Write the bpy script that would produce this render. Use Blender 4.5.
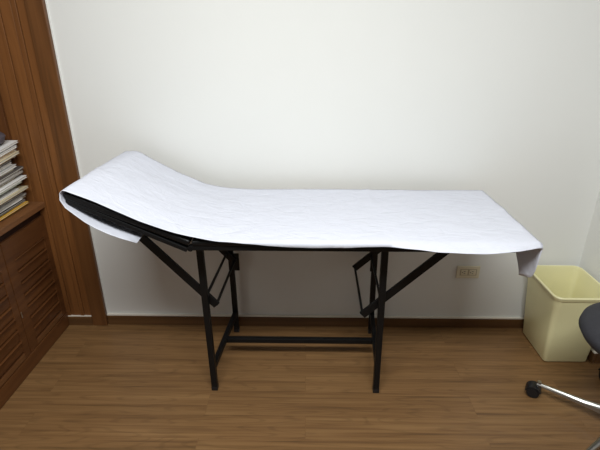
import bpy, bmesh, math, random
from mathutils import Vector, Matrix, noise
R = math.radians
rnd = random.Random(7)
for o in list(bpy.data.objects):
    bpy.data.objects.remove(o)
S = bpy.context.scene
COL = S.collection

# ------------------------------------------------------------ camera, world, lights, exposure
cd = bpy.data.cameras.new('camera'); cam = bpy.data.objects.new('camera', cd); COL.objects.link(cam)
cam.location = (0, 0, 1.55); cam.rotation_euler = (R(67), 0, R(0.9))
cd.sensor_width = 36; cd.lens = 451 / 600 * 36; cd.clip_start = .05
S.camera = cam
w = bpy.data.worlds.new('world'); S.world = w; w.use_nodes = True
w.node_tree.nodes['Background'].inputs[0].default_value = (.93, .96, 1, 1)
w.node_tree.nodes['Background'].inputs[1].default_value = 0.09

def area(name, loc, aim, sx, sy, power, color=(1, 1, 1)):
    l = bpy.data.lights.new(name, 'AREA'); l.shape = 'RECTANGLE'; l.size = sx; l.size_y = sy
    l.energy = power; l.color = color
    o = bpy.data.objects.new(name, l); COL.objects.link(o); o.location = loc
    d = Vector(aim) - Vector(loc)
    o.rotation_euler = d.to_track_quat('-Z', 'Y').to_euler()
    return o
area('ceiling_lamp_light', (-.1, .2, 2.5), (-.1, .9, 0), 1.8, .3, 72, (.975, 1, .985))
S.view_settings.view_transform = 'Standard'; S.view_settings.look = 'None'
S.view_settings.exposure = 0.0; S.view_settings.gamma = 1
S.view_settings.use_curve_mapping = False

# ------------------------------------------------------------ materials
def lin(c):
    return tuple(((v / 255) / 12.92 if v / 255 <= .04045 else ((v / 255 + .055) / 1.055) ** 2.4) for v in c) + (1,)

def mat(name, rgb, rough=.5, metal=0, var=.04, scale=8, bump=0, bscale=60, stretch=(1, 1, 1), spec=.5, coat=0):
    m = bpy.data.materials.new(name); m.use_nodes = True
    nt = m.node_tree; b = nt.nodes['Principled BSDF']; L = nt.links.new
    b.inputs['Roughness'].default_value = rough; b.inputs['Metallic'].default_value = metal
    b.inputs['Specular IOR Level'].default_value = spec; b.inputs['Coat Weight'].default_value = coat
    tc = nt.nodes.new('ShaderNodeTexCoord'); mp = nt.nodes.new('ShaderNodeMapping')
    mp.inputs['Scale'].default_value = stretch
    L(tc.outputs['Object'], mp.inputs[0])
    n = nt.nodes.new('ShaderNodeTexNoise'); n.inputs['Scale'].default_value = scale; n.inputs['Detail'].default_value = 4
    L(mp.outputs[0], n.inputs['Vector'])
    r = nt.nodes.new('ShaderNodeValToRGB')
    c = lin(rgb)
    r.color_ramp.elements[0].position = .3; r.color_ramp.elements[1].position = .7
    r.color_ramp.elements[0].color = tuple(v * (1 - var) for v in c[:3]) + (1,)
    r.color_ramp.elements[1].color = tuple(min(1, v * (1 + var)) for v in c[:3]) + (1,)
    L(n.outputs[0], r.inputs[0]); L(r.outputs[0], b.inputs['Base Color'])
    if bump:
        n2 = nt.nodes.new('ShaderNodeTexNoise'); n2.inputs['Scale'].default_value = bscale; n2.inputs['Detail'].default_value = 3
        L(mp.outputs[0], n2.inputs['Vector'])
        bp = nt.nodes.new('ShaderNodeBump'); bp.inputs['Strength'].default_value = bump; bp.inputs['Distance'].default_value = .004
        L(n2.outputs[0], bp.inputs['Height']); L(bp.outputs[0], b.inputs['Normal'])
    return m

def wood(name, dark, light, axis, rough=.4, s=1.0, spec=.4):
    m = bpy.data.materials.new(name); m.use_nodes = True
    nt = m.node_tree; b = nt.nodes['Principled BSDF']; L = nt.links.new
    b.inputs['Roughness'].default_value = rough; b.inputs['Specular IOR Level'].default_value = spec
    tc = nt.nodes.new('ShaderNodeTexCoord'); mp = nt.nodes.new('ShaderNodeMapping')
    sc = [26 * s] * 3; sc['xyz'.index(axis)] = 1.3 * s
    mp.inputs['Scale'].default_value = sc
    L(tc.outputs['Object'], mp.inputs[0])
    n = nt.nodes.new('ShaderNodeTexNoise'); n.inputs['Scale'].default_value = 1; n.inputs['Detail'].default_value = 6
    n.inputs['Roughness'].default_value = .6; n.inputs['Distortion'].default_value = .8
    L(mp.outputs[0], n.inputs['Vector'])
    r = nt.nodes.new('ShaderNodeValToRGB')
    r.color_ramp.elements[0].position = .32; r.color_ramp.elements[1].position = .68
    r.color_ramp.elements[0].color = lin(dark); r.color_ramp.elements[1].color = lin(light)
    L(n.outputs[0], r.inputs[0]); L(r.outputs[0], b.inputs['Base Color'])
    return m

def floor_mat():
    m = bpy.data.materials.new('oak_laminate'); m.use_nodes = True
    nt = m.node_tree; b = nt.nodes['Principled BSDF']; L = nt.links.new; N = nt.nodes.new
    b.inputs['Roughness'].default_value = .42; b.inputs['Specular IOR Level'].default_value = .4
    tc = N('ShaderNodeTexCoord')
    br = N('ShaderNodeTexBrick'); br.offset = .37
    br.inputs['Scale'].default_value = 1; br.inputs['Brick Width'].default_value = 1.2; br.inputs['Row Height'].default_value = .125
    br.inputs['Mortar Size'].default_value = .0012; br.inputs['Mortar Smooth'].default_value = .3
    br.inputs['Color1'].default_value = (.47, .47, .47, 1); br.inputs['Color2'].default_value = (.53, .53, .53, 1)
    br.inputs['Mortar'].default_value = (.5, .5, .5, 1)
    L(tc.outputs['Object'], br.inputs['Vector'])
    # shift the grain from plank to plank
    sc = N('ShaderNodeVectorMath'); sc.operation = 'SCALE'; sc.inputs[3].default_value = 90
    L(br.outputs['Color'], sc.inputs[0])
    ad = N('ShaderNodeVectorMath'); ad.operation = 'ADD'
    L(tc.outputs['Object'], ad.inputs[0]); L(sc.outputs[0], ad.inputs[1])
    mp = N('ShaderNodeMapping'); mp.inputs['Scale'].default_value = (1.3, 60, 60); L(ad.outputs[0], mp.inputs[0])
    n = N('ShaderNodeTexNoise'); n.inputs['Scale'].default_value = 1; n.inputs['Detail'].default_value = 7
    n.inputs['Roughness'].default_value = .62; n.inputs['Distortion'].default_value = .25
    L(mp.outputs[0], n.inputs['Vector'])
    r = N('ShaderNodeValToRGB'); e = r.color_ramp.elements
    e[0].position = .25; e[0].color = lin(FD); e[1].position = .75; e[1].color = lin(FL)
    k = e.new(.48); k.color = lin(FM)
    L(n.outputs[0], r.inputs[0])
    # cathedral figure
    mp2 = N('ShaderNodeMapping'); mp2.inputs['Scale'].default_value = (1.1, 9, 1); L(ad.outputs[0], mp2.inputs[0])
    n2 = N('ShaderNodeTexNoise'); n2.inputs['Scale'].default_value = 1.3; n2.inputs['Detail'].default_value = 1.5; L(mp2.outputs[0], n2.inputs['Vector'])
    ml = N('ShaderNodeMath'); ml.operation = 'MULTIPLY'; ml.inputs[1].default_value = 70; L(n2.outputs[0], ml.inputs[0])
    sn = N('ShaderNodeMath'); sn.operation = 'SINE'; L(ml.outputs[0], sn.inputs[0])
    mr = N('ShaderNodeMapRange'); mr.inputs['From Min'].default_value = .55; mr.inputs['From Max'].default_value = 1
    mr.inputs['To Min'].default_value = 1; mr.inputs['To Max'].default_value = .8; L(sn.outputs[0], mr.inputs['Value'])
    mx = N('ShaderNodeMix'); mx.data_type = 'RGBA'; mx.blend_type = 'MULTIPLY'; mx.inputs['Factor'].default_value = .8
    L(r.outputs[0], mx.inputs['A']); L(mr.outputs[0], mx.inputs['B'])
    # seams
    mx2 = N('ShaderNodeMix'); mx2.data_type = 'RGBA'; mx2.blend_type = 'MULTIPLY'
    L(br.outputs['Fac'], mx2.inputs['Factor']); L(mx.outputs['Result'], mx2.inputs['A']); mx2.inputs['B'].default_value = (.88, .86, .84, 1)
    # plank tone
    mx3 = N('ShaderNodeMix'); mx3.data_type = 'RGBA'; mx3.blend_type = 'OVERLAY'; mx3.inputs['Factor'].default_value = .35
    L(mx2.outputs['Result'], mx3.inputs['A']); L(br.outputs['Color'], mx3.inputs['B'])
    L(mx3.outputs['Result'], b.inputs['Base Color'])
    bp = N('ShaderNodeBump'); bp.inputs['Strength'].default_value = .08; bp.inputs['Distance'].default_value = .002
    L(n.outputs[0], bp.inputs['Height']); L(bp.outputs[0], b.inputs['Normal'])
    return m
FD, FM, FL = (87, 63, 38), (120, 88, 55), (142, 109, 71)
M = {}
M['floor'] = floor_mat()
M['wall'] = mat('cream_paint', (229, 229, 226), .75, var=.012, scale=1.5, bump=.05, bscale=90, spec=.2)
M['ceiling'] = mat('white_ceiling_paint', (230, 230, 226), .9, var=.01)
M['skirt'] = wood('brown_skirting_wood', (80, 54, 32), (104, 73, 44), 'x', .3)
M['skirt_y'] = wood('brown_skirting_wood_side', (80, 54, 32), (104, 73, 44), 'y', .3)
M['pale_strip'] = mat('pale_skirting_top', (236, 230, 218), .5)  # pale strip along the top edge of the skirtings
M['panel'] = wood('warm_panelling_wood', (99, 61, 31), (132, 85, 45), 'z', .4)
M['post'] = wood('warm_post_wood', (90, 57, 30), (114, 74, 40), 'z', .4)
M['cab_y'] = wood('cabinet_wood_along', (80, 47, 25), (106, 66, 35), 'y', .38)
M['cab_z'] = wood('cabinet_wood_upright', (80, 47, 25), (106, 66, 35), 'z', .38)
M['cab_top'] = wood('cabinet_top_wood', (104, 68, 41), (134, 91, 58), 'y', .35)
M['cab_light'] = wood('cabinet_light_bar_wood', (96, 62, 36), (120, 80, 48), 'y', .35)
M['cab_shade'] = wood('shaded_recess_wood', (40, 20, 12), (58, 30, 18), 'y', .6)  # cabinet wood darkened to paint in the shade of the gaps around the doors
M['black'] = mat('black_painted_steel', (7, 7, 8), .5, var=.1, scale=20, spec=.3)
M['vinyl'] = mat('black_vinyl', (8, 8, 10), .42, var=.08, scale=10, bump=.15, bscale=120, spec=.35)
M['bin'] = mat('pale_yellow_plastic', (234, 228, 180), .38, var=.02)
M['plate'] = mat('ivory_plastic', (226, 218, 194), .35, var=.01)
M['slot'] = mat('dark_slot', (40, 34, 28), .6)
M['slot2'] = mat('shadow_gap_plastic', (186, 174, 148), .5)
M['chrome'] = mat('brushed_chrome', (168, 166, 162), .33, metal=1, var=.03)
M['rubber'] = mat('black_plastic', (17, 17, 20), .4, var=.08)
M['seat'] = mat('charcoal_fabric', (46, 46, 52), .75, var=.12, scale=90, bump=.3, bscale=400)
M['pouch'] = mat('smoke_grey_cloth', (84, 78, 86), .6, var=.15, scale=30)

def paper_mat():
    m = mat('white_couch_paper', (211, 213, 224), .7, var=.01, scale=3, spec=.2)
    nt = m.node_tree; b = nt.nodes['Principled BSDF']; L = nt.links.new; N = nt.nodes.new
    tc = N('ShaderNodeTexCoord')
    mp = N('ShaderNodeMapping'); mp.inputs['Scale'].default_value = (5, 8, 5); L(tc.outputs['Object'], mp.inputs[0])
    n = N('ShaderNodeTexNoise'); n.inputs['Scale'].default_value = 2.4; n.inputs['Detail'].default_value = 3.5; n.inputs['Distortion'].default_value = .9
    L(mp.outputs[0], n.inputs['Vector'])
    n2 = N('ShaderNodeTexNoise'); n2.inputs['Scale'].default_value = 500; L(tc.outputs['Object'], n2.inputs['Vector'])
    b1 = N('ShaderNodeBump'); b1.inputs['Strength'].default_value = .45; b1.inputs['Distance'].default_value = .014; L(n.outputs[0], b1.inputs['Height'])
    b2 = N('ShaderNodeBump'); b2.inputs['Strength'].default_value = .15; b2.inputs['Distance'].default_value = .001
    L(n2.outputs[0], b2.inputs['Height']); L(b1.outputs[0], b2.inputs['Normal']); L(b2.outputs[0], b.inputs['Normal'])
    return m
M['paper'] = paper_mat()

# ------------------------------------------------------------ mesh helpers
def link(name, bm, m, parent=None, smooth=False, bevel=0, seg=2):
    me = bpy.data.meshes.new(name)
    bmesh.ops.recalc_face_normals(bm, faces=bm.faces)
    bm.to_mesh(me); bm.free()
    me.materials.append(m)
    if smooth:
        for p in me.polygons: p.use_smooth = True
    o = bpy.data.objects.new(name, me); COL.objects.link(o)
    if parent: o.parent = parent
    if bevel:
        md = o.modifiers.new('bevel', 'BEVEL'); md.width = bevel; md.segments = seg; md.limit_method = 'ANGLE'; md.angle_limit = R(40)
    return o

def box(bm, x0, x1, y0, y1, z0, z1):
    r = bmesh.ops.create_cube(bm, size=1, matrix=Matrix.Translation(((x0 + x1) / 2, (y0 + y1) / 2, (z0 + z1) / 2)) @ Matrix.Diagonal((x1 - x0, y1 - y0, z1 - z0, 1)))
    return r['verts']

def bar(bm, a, b, wd, th, side=(0, 1, 0)):
    """rectangular bar from a to b: wd measured along `side`, th across it"""
    a, b = Vector(a), Vector(b); d = (b - a); L = d.length; d.normalize()
    s = Vector(side); s = (s - d * s.dot(d)).normalized(); t = d.cross(s)
    m = Matrix((( *d, 0), (*s, 0), (*t, 0), (0, 0, 0, 1))).transposed()
    m = Matrix.Translation((a + b) / 2) @ m @ Matrix.Diagonal((L, wd, th, 1))
    bmesh.ops.create_cube(bm, size=1, matrix=m)

def tube(bm, a, b, r, r2=None, n=16):
    a, b = Vector(a), Vector(b); d = b - a
    m = Matrix.Translation((a + b) / 2) @ d.to_track_quat('Z', 'Y').to_matrix().to_4x4()
    bmesh.ops.create_cone(bm, cap_ends=True, segments=n, radius1=r, radius2=r if r2 is None else r2, depth=d.length, matrix=m)

def grid(bm, pts):
    """pts[i][j] -> vertices, quads between them"""
    vs = [[bm.verts.new(p) for p in row] for row in pts]
    for i in range(len(vs) - 1):
        for j in range(len(vs[0]) - 1):
            bm.faces.new((vs[i][j], vs[i + 1][j], vs[i + 1][j + 1], vs[i][j + 1]))
    return vs

def lathe(bm, prof, c, n=40):
    rings = []
    for r, z in prof:
        rings.append([bm.verts.new((c[0] + r * math.cos(2 * math.pi * k / n), c[1] + r * math.sin(2 * math.pi * k / n), c[2] + z)) for k in range(n)])
    for a, b in zip(rings, rings[1:]):
        for k in range(n):
            bm.faces.new((a[k], a[(k + 1) % n], b[(k + 1) % n], b[k]))
    bm.faces.new(rings[0]); bm.faces.new(rings[-1])

def B(*boxes):
    bm = bmesh.new()
    for q in boxes: box(bm, *q)
    return bm

def struct(name, bm, m, **k):
    o = link(name, bm, m, **k); o['kind'] = 'structure'; return o

def thing(name, label, cat, loc=(0, 0, 0), group=None):
    o = bpy.data.objects.new(name, None); COL.objects.link(o); o.location = loc
    o.empty_display_size = .05
    return tag(o, label, cat, group)

def tag(o, label, cat, group=None):
    o['label'] = label; o['category'] = cat
    if group: o['group'] = group
    return o

def interp(tab, x):
    """smooth interpolation through (x, value) pairs"""
    if x <= tab[0][0]: return tab[0][1]
    if x >= tab[-1][0]: return tab[-1][1]
    for i in range(len(tab) - 1):
        if tab[i][0] <= x <= tab[i + 1][0]:
            x0, y0 = tab[i]; x1, y1 = tab[i + 1]
            m0 = (y1 - tab[i - 1][1]) / (x1 - tab[i - 1][0]) if i > 0 else (y1 - y0) / (x1 - x0)
            m1 = (tab[i + 2][1] - y0) / (tab[i + 2][0] - x0) if i + 2 < len(tab) else (y1 - y0) / (x1 - x0)
            h = x1 - x0; t = (x - x0) / h
            return (2*t**3-3*t*t+1)*y0 + (t**3-2*t*t+t)*h*m0 + (-2*t**3+3*t*t)*y1 + (t**3-t*t)*h*m1

# ------------------------------------------------------------ the room
YW, XL, XR, ZC = 2.175, -1.78, 1.47, 2.62
struct('floor', B((XL - .1, 2.4, -.6, YW + .1, -.05, 0)), M['floor'])
struct('wall_back', B((XL - .1, 2.3, YW, YW + .1, 0, ZC)), M['wall'])
struct('wall_corner', B((XR, 2.3, 1.880, YW, 0, ZC)), M['wall'])
struct('wall_right', B((2.3, 2.4, -.6, YW + .1, 0, ZC)), M['wall'])
struct('wall_left', B((XL - .1, XL, -.6, YW, 0, ZC)), M['wall'])
struct('ceiling', B((XL - .1, 2.4, -.6, YW + .1, ZC, ZC + .05)), M['ceiling'])
def skirting(name, bx, top, m):
    o = struct(name, B(bx), m, bevel=.003)
    c = link('top_strip', B(top), M['pale_strip'], o)
    return o
skirting('baseboard_back', (-1.142, XR, 2.160, YW, 0, .060), (-1.142, XR, 2.163, YW, .060, .068), M['skirt'])
skirting('baseboard_left', (-1.363, -1.227, 2.148, 2.166, 0, .058), (-1.363, -1.226, 2.153, 2.166, .058, .062), M['skirt'])
skirting('baseboard_right', (XR - .015, XR, 1.865, 2.160, 0, .060), (XR - .012, XR, 1.868, 2.160, .060, .066), M['skirt_y'])
skirting('baseboard_corner', (XR, 2.3, 1.865, 1.880, 0, .060), (XR, 2.3, 1.868, 1.880, .060, .066), M['skirt'])
struct('trim_3', B((-1.1425, -1.139, 2.168, YW, .069, ZC)), M['ceiling'])
# tall post and grooved panelling beside it
o = struct('trim_1', B((-1.226, -1.143, 2.148, YW, 0, ZC)), M['post'], bevel=.003)
bm = bmesh.new()
xs = [-1.78, -1.53, -1.395, -1.345, -1.292, -1.268, -1.226]
ys = [2.160, 2.160, 2.157, 2.161, 2.157, 2.161]
for i in range(6):
    box(bm, xs[i] + .0015, xs[i + 1] - .0015, ys[i], YW, .0, ZC)
box(bm, xs[0], xs[-1], 2.166, YW, 0, ZC)
struct('trim_2', bm, M['panel'], bevel=.002)

# ------------------------------------------------------------ low louvered cabinet
CX = -1.366
cab = thing('louvered_cabinet', 'low dark brown wooden cabinet with louvered doors along the left wall', 'cabinet', (CX - .19, 1.55, 0))
def under(o, root):
    o.matrix_parent_inverse = Matrix.Translation(-root.location); return o
def part(name, bm, m, root, **k):
    return under(link(name, bm, m, root, **k), root)
part('carcass', B((XL + .002, CX - .016, .98, 2.1585, .0, .725)), M['cab_shade'], cab)
part('cabinet_top', B((XL + .002, -1.345, .96, 2.1555, .727, .757)), M['cab_top'], cab, bevel=.004)
part('toe_kick', B((CX - .016, CX + .002, .98, 2.1585, .002, .083)), M['cab_y'], cab, bevel=.002)
def door(y0, y1):
    bm = bmesh.new()
    z0, z1 = .088, .682; sa, sb = .060, .040
    box(bm, CX - .018, CX, y0, y0 + sa, z0, z1); box(bm, CX - .018, CX, y1 - sb, y1, z0, z1)
    za, p = .122, .0645
    n = 7; zb = za + n * p
    box(bm, CX - .018, CX, y0 + sa, y1 - sb, zb + .003, z1); box(bm, CX - .018, CX, y0 + sa, y1 - sb, z0, za - .001)
    for k in range(n):
        a = za + k * p
        box(bm, CX - .012, CX - .003, y0 + sa, y1 - sb, a + .008, a + p)
        box(bm, CX - .008, CX + .005, y0 + sa, y1 - sb, a + p - .0045, a + p + .0002)
    box(bm, CX - .018, CX - .015, y0 + sa, y1 - sb, za, zb + .003)
    d = part('door', bm, M['cab_y'], cab, bevel=.0006, seg=1)
    e = part('bottom_slat', B((CX - .002, CX + .002, y0 + sa + .004, y1 - sb - .004, .092, .120)), M['cab_light'], cab, bevel=.002)
    e.parent = d; e.matrix_parent_inverse = Matrix.Identity(4); e.matrix_parent_inverse = Matrix.Translation((0, 0, 0))
    h = link('door_hinge', bmesh.new(), M['chrome'], d)
    b2 = bmesh.new(); tube(b2, (CX + .001, y0 + .003, .290), (CX + .001, y0 + .003, .322), .0028, n=10); b2.to_mesh(h.data); b2.free()
    return d
for y0 in (1.798, 1.433, 1.068):
    door(y0 + .003, y0 + .355 if y0 > 1.7 else y0 + .361)

# bookcase standing on the cabinet against the wall
bk = thing('bookcase', 'brown wooden bookcase upright on top of the louvered cabinet beside the panelling', 'bookcase', (-1.6, 1.6, .757))
part('side_panel', B((XL + .002, -1.432, 2.138, 2.1555, .758, 2.1)), M['cab_z'], bk, bevel=.002)
part('side_panel', B((XL + .002, -1.432, 1.0, 1.02, .758, 2.1)), M['cab_z'], bk, bevel=.002)
part('back_panel', B((XL + .002, XL + .012, 1.02, 2.138, .758, 2.1)), M['cab_z'], bk)
part('shelf', B((XL + .012, -1.44, 1.02, 2.138, 1.40, 1.42)), M['cab_y'], bk, bevel=.002)
part('shelf', B((XL + .012, -1.44, 1.02, 2.138, 2.08, 2.1)), M['cab_y'], bk, bevel=.002)

# ------------------------------------------------------------ stack of files
paper_cols = {'white': (236, 234, 232), 'grey': (160, 156, 150), 'cream': (206, 192, 160), 'tan': (196, 156, 102),
              'yellow': (224, 176, 70), 'brown': (150, 104, 74), 'dark grey': (88, 82, 80), 'pale green': (170, 176, 158)}  # dark grey files stand in for the shadows between the sheets
pm = {k: mat('card_' + k.replace(' ', '_'), v, .65, var=.03, scale=20) for k, v in paper_cols.items()}
sheet = mat('loose_sheet_edges', (222, 218, 210), .8, var=.16, scale=1, stretch=(1, 1, 900))
order = ['brown', 'yellow', 'white', 'dark grey', 'cream', 'white', 'grey', 'white', 'brown', 'white', 'cream', 'white', 'grey', 'white',
         'dark grey', 'pale green', 'white', 'cream', 'white', 'grey', 'white', 'dark grey', 'cream', 'white', 'pale green', 'white', 'grey', 'white',
         'brown', 'white', 'cream', 'white', 'tan', 'white', 'tan', 'white']
thick = [.010, .008, .010] + [rnd.uniform(.0062, .0108) for q in range(33)]
q_ = .318 / sum(thick); thick = [t * q_ for t in thick]
ones = ['', 'first', 'second', 'third', 'fourth', 'fifth', 'sixth', 'seventh', 'eighth', 'ninth', 'tenth', 'eleventh', 'twelfth', 'thirteenth',
        'fourteenth', 'fifteenth', 'sixteenth', 'seventeenth', 'eighteenth', 'nineteenth']
def ordinal(n):
    if n < 20: return ones[n]
    return {20: 'twentieth', 30: 'thirtieth'}.get(n) or {2: 'twenty-', 3: 'thirty-'}[n // 10] + ones[n % 10]
names = ['topmost'] + [ordinal(n) for n in range(2, 36)] + ['lowest']
z = .7575
def wedge(b2):            # the files are thicker towards the wall
    for v in b2.verts: v.co.z = .7575 + (v.co.z - .7575) * (1 - .32 * (2.11 - v.co.y))
for i, (cn, t) in enumerate(zip(order, thick)):
    stick = .018 if i in (31, 23) else (.012 if cn == 'yellow' else 0)
    x1 = -1.398 + rnd.uniform(-.026, .016) + stick
    y1 = 2.096 + rnd.uniform(-.045, .022) + stick * .6
    if i < 3: y1 = 2.105
    y1 = min(y1 + .035 * i / 36, 2.134)
    x0, y0 = -1.735, 1.70 + rnd.uniform(-.02, .02)
    rot = Matrix.Translation((x1, y1, 0)) @ Matrix.Rotation(R(rnd.uniform(0, 2.6)), 4, 'Z') @ Matrix.Translation((-x1, -y1, 0))
    k = names[len(order) - 1 - i]
    o = link('file_folder', bmesh.new(), pm[cn])
    b2 = bmesh.new()
    box(b2, x0, x1, y0, y1, z, z + .0014); box(b2, x0, x1, y0, y1, z + t - .0014, z + t - .0002); box(b2, x0, x0 + .002, y0, y1, z, z + t - .0003)
    bmesh.ops.transform(b2, matrix=rot, verts=b2.verts)
    wedge(b2)
    b2.to_mesh(o.data); b2.free()
    place = 'the lowest file lying on the cabinet top' if k == 'lowest' else ('topmost of the tall stack on the cabinet' if k == 'topmost' else k + ' from the top of the tall stack on the cabinet')
    tag(o, '%s paper folder, %s' % (cn, place), 'folder', 'files in the tall stack on the cabinet')
    b2 = B((x0 + .003, x1 - .003, y0 + .003, y1 - .003, z + .0016, z + t - .0018))
    bmesh.ops.transform(b2, matrix=rot, verts=b2.verts)
    wedge(b2)
    link('papers', b2, sheet, o)
    z += t
# small pouch on top
bm = bmesh.new()
bmesh.ops.create_uvsphere(bm, u_segments=28, v_segments=16, radius=1)
for v in bm.verts:
    c = v.co; q = noise.noise(c * 2.2) * .12
    s = [math.copysign(abs(k) ** .7, k) for k in c]
    v.co = Vector((s[0] * .085 * (1 + q), s[1] * .065 * (1 + q), max(s[2], -.8) * .035 * (1 + q)))
zt = z
bmesh.ops.translate(bm, vec=(-1.490, 2.040, zt + .0262), verts=bm.verts)
o = link('pouch', bm, M['pouch'], smooth=True)
tag(o, 'small dark grey rounded pouch lying on top of the paper stack', 'pouch')

# ------------------------------------------------------------ examination couch
YF, YB, YR = 1.49, 2.065, 2.125
SK = .07                                            # the stand is slightly skewed: the back sits a little to the right
couch = thing('examination_couch', 'black folding examination couch with raised head end in front of the white wall', 'examination table', (-.03, 1.88, 0))
def leg(x, y, top):
    bm = bmesh.new()
    for v in box(bm, x - .0135, x + .0135, y - .0135, y + .0135, .003, top):
        if v.co.z > .5: v.co.x -= .011
    l = part('leg', bm, M['black'], couch, bevel=.002)
    part_cap = part('foot_cap', B((x - .0145, x + .0145, y - .0145, y + .0145, 0, .022)), M['rubber'], couch, bevel=.002)
    part_cap.parent = l; part_cap.matrix_parent_inverse = Matrix.Identity(4)
    return l
fl, fr, bl, br = (-.428, 1.66), (.330, 1.655), (-.390, 2.110), (.364, 2.110)
for x, y in (fl, fr, bl, br): leg(x, y, .808)
bm = bmesh.new(); bar(bm, (fl[0], fl[1], .125), (bl[0], bl[1], .125), .022, .03, (1, 0, 0)); part('side_rail', bm, M['black'], couch, bevel=.002)
bm = bmesh.new(); bar(bm, (fr[0], fr[1], .125), (br[0], br[1], .125), .022, .03, (1, 0, 0)); part('side_rail', bm, M['black'], couch, bevel=.002)
bm = bmesh.new(); bar(bm, (-.405, 1.87, .125), (.342, 1.87, .125), .025, .025); part('stretcher', bm, M['black'], couch, bevel=.002)
# bed frame: perimeter rails and cross rails
bm = bmesh.new()
z0, z1 = .808, .828
box(bm, -.43, .77, YF + .008, YF + .033, z0, z1); box(bm, -.43, .77, YR - .033, YR - .008, z0, z1)
for x in (-.43, -.40, .30, .745): box(bm, x, x + .025, YF + .033, YR - .033, z0, z1)
box(bm, .770, .812, YF + .012, YF + .03, z0 + .006, z1)
part('bed_frame', bm, M['black'], couch, bevel=.002)
bm = bmesh.new(); box(bm, -.424, .790, YF + .002, YB, .8285, .850)
part('mattress_pad', bm, M['vinyl'], couch, bevel=.007, seg=3)
# head section, hinged at x = -.43
hx, hz = -.425, .850
tipx, tipz = -.852, 1.036
d = Vector((tipx - hx, 0, tipz - hz)).normalized(); up = Vector((-d.z, 0, d.x)); up = up if up.z > 0 else -up
Lh = math.hypot(tipx - hx, tipz - hz)
P0 = Vector((hx, 0, hz))
def hp(s, h, y): q = P0 + d * s + up * h; return (q.x, y, q.z)
def hslab(bm, s0, s1, h0, h1, y0, y1, k=0):
    vs = [bm.verts.new(hp(s, h + k * s, y)) for s in (s0, s1) for h in (h0, h1) for y in (y0, y1)]
    for f in ((0, 1, 3, 2), (4, 6, 7, 5), (0, 4, 5, 1), (2, 3, 7, 6), (0, 2, 6, 4), (1, 5, 7, 3)):
        bm.faces.new([vs[k] for k in f])
bm = bmesh.new(); hslab(bm, .0, Lh, -.024, 0, YF, YB)
part('head_pad', bm, M['vinyl'], couch, bevel=.007, seg=3)
bm = bmesh.new()
hslab(bm, .0, Lh - .008, -.052, -.034, YF + .004, YF + .029, .022); hslab(bm, .0, Lh - .008, -.052, -.034, YR - .029, YR - .004, .022)
for s in (.02, Lh - .033): hslab(bm, s, s + .025, -.052, -.034, YF + .029, YR - .029, .022)
part('head_frame', bm, M['black'], couch, bevel=.002)
for y in (YF + .02, YR - .02):
    bm = bmesh.new(); tube(bm, (hx - .006, y - .013, .815), (hx - .006, y + .013, .815), .011)
    part('hinge', bm, M['black'], couch, smooth=False)
# folding braces and the flat bars joining each pair
def brace(a, b, y):
    bm = bmesh.new(); bar(bm, (a[0], y, a[1]), (b[0], y, b[1]), .014, .033)
    return part('brace', bm, M['black'], couch, bevel=.0015)
ly0, ly1 = 1.684, 2.086
brace((-.755, .862), (-.392, .450), ly0); brace((-.735, .868), (-.372, .452), ly1)
# short hangers carry the brace tops from the head frame
for x, y in ((-.748, ly0), (-.728, ly1)):
    bm = bmesh.new(); bar(bm, (x, y + (.014 if y < 1.8 else -.014), .862), (x - .01, y + (.014 if y < 1.8 else -.014), .945), .016, .022)
    part('brace_hanger', bm, M['black'], couch, bevel=.0015)
brace((.668, .812), (.248, .405), ly0); brace((.672, .812), (.251, .420), ly1)
def cross(a, b, wd=.010):
    bm = bmesh.new(); bar(bm, a, b, wd, .010, (1, 0, 0)); part('cross_bar', bm, M['black'], couch, bevel=.001)
cross((-.394, ly0, .452), (-.376, ly1, .456)); cross((-.430, ly0, .505), (-.414, ly1, .500))
cross((.250, ly0, .408), (.253, ly1, .430)); cross((.326, ly0, .482), (.334, ly1, .495))
for x in (bl[0] + .004, br[0] - .03):
    bm = bmesh.new(); box(bm, x, x + .035, 2.088, 2.094, .40, .50)
    part('bracket', bm, M['black'], couch, bevel=.002)

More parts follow.
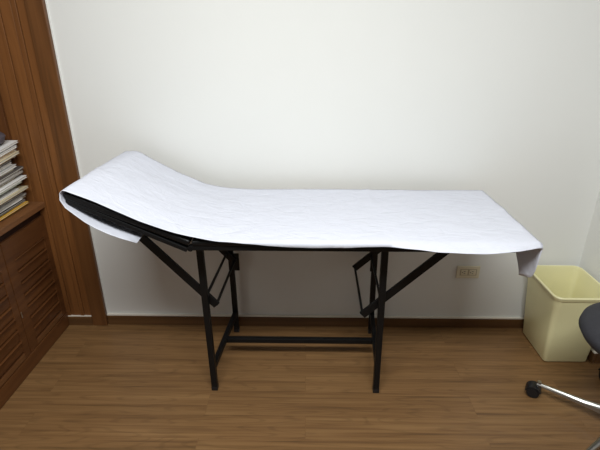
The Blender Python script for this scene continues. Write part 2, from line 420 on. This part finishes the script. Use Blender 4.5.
# ------------------------------------------------------------ couch paper
front = [(-.842, 1.050), (-.742, 1.007), (-.628, .953), (-.508, .903), (-.384, .870), (-.205, .848), (-.023, .836), (.122, .834), (.266, .842),
         (.339, .836), (.485, .821), (.63, .815), (.736, .824), (.850, .843)]
back = [(-.855, 1.040), (-.80, 1.038), (-.745, 1.010), (-.66, .962), (-.53, .896), (-.42, .868), (-.30, .856), (0, .855), (.24, .853), (.30, .860), (.40, .868), (.60, .864), (.80, .858), (.850, .853)]
padz = lambda x: .852 if x > hx else hz + .002 + (x - hx) / (tipx - hx) * (tipz - hz)
bm = bmesh.new()
NX, NY = 150, 44
rows = []
for i in range(NX + 1):
    u = i / NX
    x = -.848 + u * (.850 + .848)
    col = []
    for j in range(NY + 1):
        v = 0 if j == 0 else .012 + .988 * (j - 1) / (NY - 1)
        dy = .042 * max(0, min(1, (x - .30) / .14)) ** .8 * max(0, min(1, (.850 - x) / .10))
        yf = 1.472 - dy; yb = 2.078 + .005 * math.sin(x * 7 + 1)
        y = yf + v * (yb - yf)
        zf, zb = interp(front, x) + .488 * dy, interp(back, x)
        zz = zf + (zb - zf) * (v ** .8)
        if x > .3: zz = zf + (.853 - zf) * min(1, (y - yf) / max(.01, YF - yf))
        # front strip may hang below the pad, the rest lies on it
        wob = .0035 * noise.noise(Vector((x * 5, y * 9, 0))) + .002 * noise.noise(Vector((x * 14, y * 30, 3)))
        zz += wob + .004 * math.sin(math.pi * v)
        low = padz(x) + .002
        if y > YF - .012 or (j > 0 and dy < .004): zz = max(zz, low + .0015 * (1 + noise.noise(Vector((x * 8, y * 14, 7)))))
        if x > .835: zz -= (x - .835) * .25
        col.append((x, y, zz))
    rows.append(col)
top = grid(bm, rows)
# left end: paper folds round the head end and tucks back underneath at the front corner
prof = [(-.860, 1.038), (-.864, 1.012), (-.851, .984), (-.822, .957), (-.792, .930), (-.759, .907), (-.715, .884), (-.675, .868), (-.616, .849)]
y_in = [2.078, 1.98, 1.80, 1.66, 1.618, 1.612, 1.606, 1.602, 1.600]
prev = top[0]
for (x, zz), yi in zip(prof, y_in):
    row = []
    for j in range(NY + 1):
        v = j / NY; y = 1.474 + v * (yi - 1.474)
        row.append(bm.verts.new((x, y, zz + .002 * math.sin(y * 30))))
    for j in range(NY): bm.faces.new((prev[j], prev[j + 1], row[j + 1], row[j]))
    prev = row
# right end: a loose corner hangs down and curls
edge = [v for v in top[-1] if v.co.y < 1.735]
n = len(edge)
left = [(.0, 1.735), (.15, 1.72), (.35, 1.69), (.5, 1.66), (.7, 1.640), (.88, 1.618), (1.0, 1.588)]
right = [(.0, 1.472), (.4, 1.482), (.7, 1.500), (.9, 1.528), (1.0, 1.568)]
prev = edge; K = 16
for k in range(1, K + 1):
    t = k / K; row = []
    ya, yb = interp(right, t), interp(left, t)
    for j in range(n):
        v = j / (n - 1); y = ya + (yb - ya) * v
        zz = .839 - .168 * t + (.003 * v)
        x = .850 - .004 * math.sin(t * 3) + .010 * math.sin(v * 5 + t * 2) * t
        row.append(bm.verts.new((x, y, zz)))
    for j in range(n - 1): bm.faces.new((prev[j], prev[j + 1], row[j + 1], row[j]))
    prev = row
o = link('couch_paper', bm, M['paper'], smooth=True)
sd = o.modifiers.new('solid', 'SOLIDIFY'); sd.thickness = .0012; sd.offset = 1
tag(o, 'white disposable paper sheet draped over the black examination couch', 'paper sheet')

# ------------------------------------------------------------ wall outlet
ot = thing('wall_outlet', 'ivory horizontal double socket on the wall under the couch paper', 'outlet', (.878, YW, .358))
cx, cz = .879, .358
part('cover_plate', B((cx - .062, cx + .062, YW - .0095, YW - .0005, cz - .037, cz + .037)), M['plate'], ot, bevel=.003)
part('insert_frame', B((cx - .045, cx + .045, YW - .0106, YW - .0098, cz - .019, cz + .019)), M['slot2'], ot)
for s in (-.022, .022):
    sk = part('socket', B((cx + s - .018, cx + s + .018, YW - .013, YW - .0095, cz - .015, cz + .015)), M['plate'], ot, bevel=.003)
    b2 = bmesh.new()
    for a in (-.006, .006): box(b2, cx + s - .004, cx + s + .005, YW - .0134, YW - .0128, cz + a - .0012, cz + a + .0012)
    tube(b2, (cx + s - .010, YW - .0134, cz), (cx + s - .010, YW - .0128, cz), .0025, n=12)
    q = part('slots', b2, M['slot'], ot); q.parent = sk; q.matrix_parent_inverse = Matrix.Identity(4)

# ------------------------------------------------------------ waste bin
def rrect(x0, x1, y0, y1, r, z, n=7):
    pts = []
    for cx_, cy_, a0 in ((x1 - r, y1 - r, 0), (x0 + r, y1 - r, 90), (x0 + r, y0 + r, 180), (x1 - r, y0 + r, 270)):
        for k in range(n + 1):
            a = R(a0 + 90 * k / n); pts.append((cx_ + r * math.cos(a), cy_ + r * math.sin(a), z))
    return pts
bot = (1.214, 1.434, 1.866, 2.122); tp = (1.168, 1.438, 1.815, 2.130)
def bring(t, off, z, r):
    q = [a + (b - a) * t for a, b in zip(bot, tp)]
    return rrect(q[0] - off, q[1] + off, q[2] - off, q[3] + off, r, z)
HB = .42
levels = [(0, -.006, .005, .014), (0, 0, .012, .018), (.5, .0, HB * .5, .024), (.97, 0, HB - .022, .032), (.97, .005, HB - .021, .036), (1, .009, HB - .004, .040), (1, .006, HB, .038),
          (1, -.001, HB - .001, .034), (1, -.004, HB - .014, .030), (.5, -.004, HB * .5, .022), (.03, -.004, .018, .016)]
bm = bmesh.new()
rings = [[bm.verts.new(p) for p in bring(t, off, z, r)] for t, off, z, r in levels]
n = len(rings[0])
for a, b in zip(rings, rings[1:]):
    for k in range(n): bm.faces.new((a[k], a[(k + 1) % n], b[(k + 1) % n], b[k]))
bm.faces.new(rings[0]); bm.faces.new(rings[-1])
for x in (1.262, 1.400):
    for y in (1.905, 2.09): box(bm, x - .018, x + .018, y - .018, y + .018, 0, .008)
o = link('waste_bin', bm, M['bin'], smooth=True)
o.modifiers.new('edge', 'EDGE_SPLIT').split_angle = R(50)
tag(o, 'empty pale yellow rectangular plastic waste bin standing in the right corner', 'bin')

# ------------------------------------------------------------ swivel chair
hubx, huby = 1.325, 1.420
ch = thing('swivel_chair', 'charcoal upholstered swivel chair on a chrome star base at the right edge', 'chair', (hubx, huby, 0))
bm = bmesh.new()
lathe(bm, [(.02, -.054), (.12, -.052), (.175, -.040), (.212, -.018), (.226, .008), (.222, .030), (.200, .046), (.15, .053), (.02, .054)], (0, 0, 0), 56)
for v in bm.verts: v.co = Vector((hubx + .0 + v.co.x * 1.14, huby + v.co.y * 1.1, .472 + v.co.z))
part('seat', bm, M['seat'], ch, smooth=True)
bm = bmesh.new(); box(bm, hubx - .08, hubx + .09, huby - .08, huby + .08, .405, .4185); part('seat_plate', bm, M['rubber'], ch, bevel=.004)
bm = bmesh.new(); tube(bm, (hubx, huby, .25), (hubx, huby, .407), .014); part('gas_column', bm, M['chrome'], ch, smooth=False)
bm = bmesh.new(); tube(bm, (hubx, huby, .05), (hubx, huby, .28), .026); part('column_sleeve', bm, M['rubber'], ch, smooth=False)
bm = bmesh.new(); lathe(bm, [(.03, .062), (.042, .066), (.044, .10), (.036, .112), (.03, .114)], (hubx, huby, 0), 32); part('hub', bm, M['chrome'], ch, smooth=True)
def caster(a):
    ca, sa = math.cos(a), math.sin(a)
    ex, ey = hubx + .334 * ca, huby + .334 * sa
    bm = bmesh.new()
    # tapered arm with a ridge along its top
    t = Vector((-sa, ca, 0)); e = Vector((ca, sa, 0)); H = Vector((hubx, huby, 0))
    st = [(.035, .019, .068, .106), (.15, .013, .068, .092), (.342, .008, .064, .078)]
    rr = []
    for s, hw, zb_, zt_ in st:
        c = H + e * s
        rr.append([bm.verts.new(c + t * q + Vector((0, 0, zz))) for q, zz in ((-hw, zb_), (hw, zb_), (hw, zt_ - .008), (hw * .35, zt_), (-hw * .35, zt_), (-hw, zt_ - .008))])
    for p, q in zip(rr, rr[1:]):
        for k in range(6): bm.faces.new((p[k], p[(k + 1) % 6], q[(k + 1) % 6], q[k]))
    bm.faces.new(rr[0]); bm.faces.new(rr[-1])
    part('leg', bm, M['chrome'], ch, bevel=.001, seg=1)
    # caster: stem, hood and two wheels
    b = a + R(10); f = Vector((math.cos(b), math.sin(b), 0)); sd_ = Vector((-math.sin(b), math.cos(b), 0))
    c = Vector((ex, ey, .027)) + f * .016
    bm = bmesh.new()
    n_ = 14
    for k in range(n_):
        a0, a1 = R(10 + 150 * k / n_), R(10 + 150 * (k + 1) / n_)
        ps = []
        for r_, aa in ((.0295, a0), (.0295, a1), (.034, a1), (.034, a0)):
            ps.append(c + f * r_ * math.cos(aa) + Vector((0, 0, r_ * math.sin(aa))))
        v0 = [bm.verts.new(p - sd_ * .026) for p in ps]; v1 = [bm.verts.new(p + sd_ * .026) for p in ps]
        bm.faces.new(v0); bm.faces.new(v1)
        for q in range(4): bm.faces.new((v0[q], v0[(q + 1) % 4], v1[(q + 1) % 4], v1[q]))
    box(bm, c.x - .004, c.x + .004, c.y - .004, c.y + .004, .02, .055)
    cs = part('caster', bm, M['rubber'], ch)
    bm = bmesh.new(); tube(bm, (ex, ey, .050), (ex, ey, .066), .0065); tube(bm, (ex, ey, .078), (ex, ey, .087), .0105, .008)
    q = part('stem', bm, M['chrome'], ch); q.parent = cs; q.matrix_parent_inverse = Matrix.Identity(4)
    for s in (-1, 1):
        bm = bmesh.new(); tube(bm, c + sd_ * s * .006, c + sd_ * s * .024, .027, n=28)
        q = part('wheel', bm, M['rubber'], ch, bevel=.004); q.parent = cs; q.matrix_parent_inverse = Matrix.Identity(4)
for k in range(5): caster(R(140 + 72 * k))
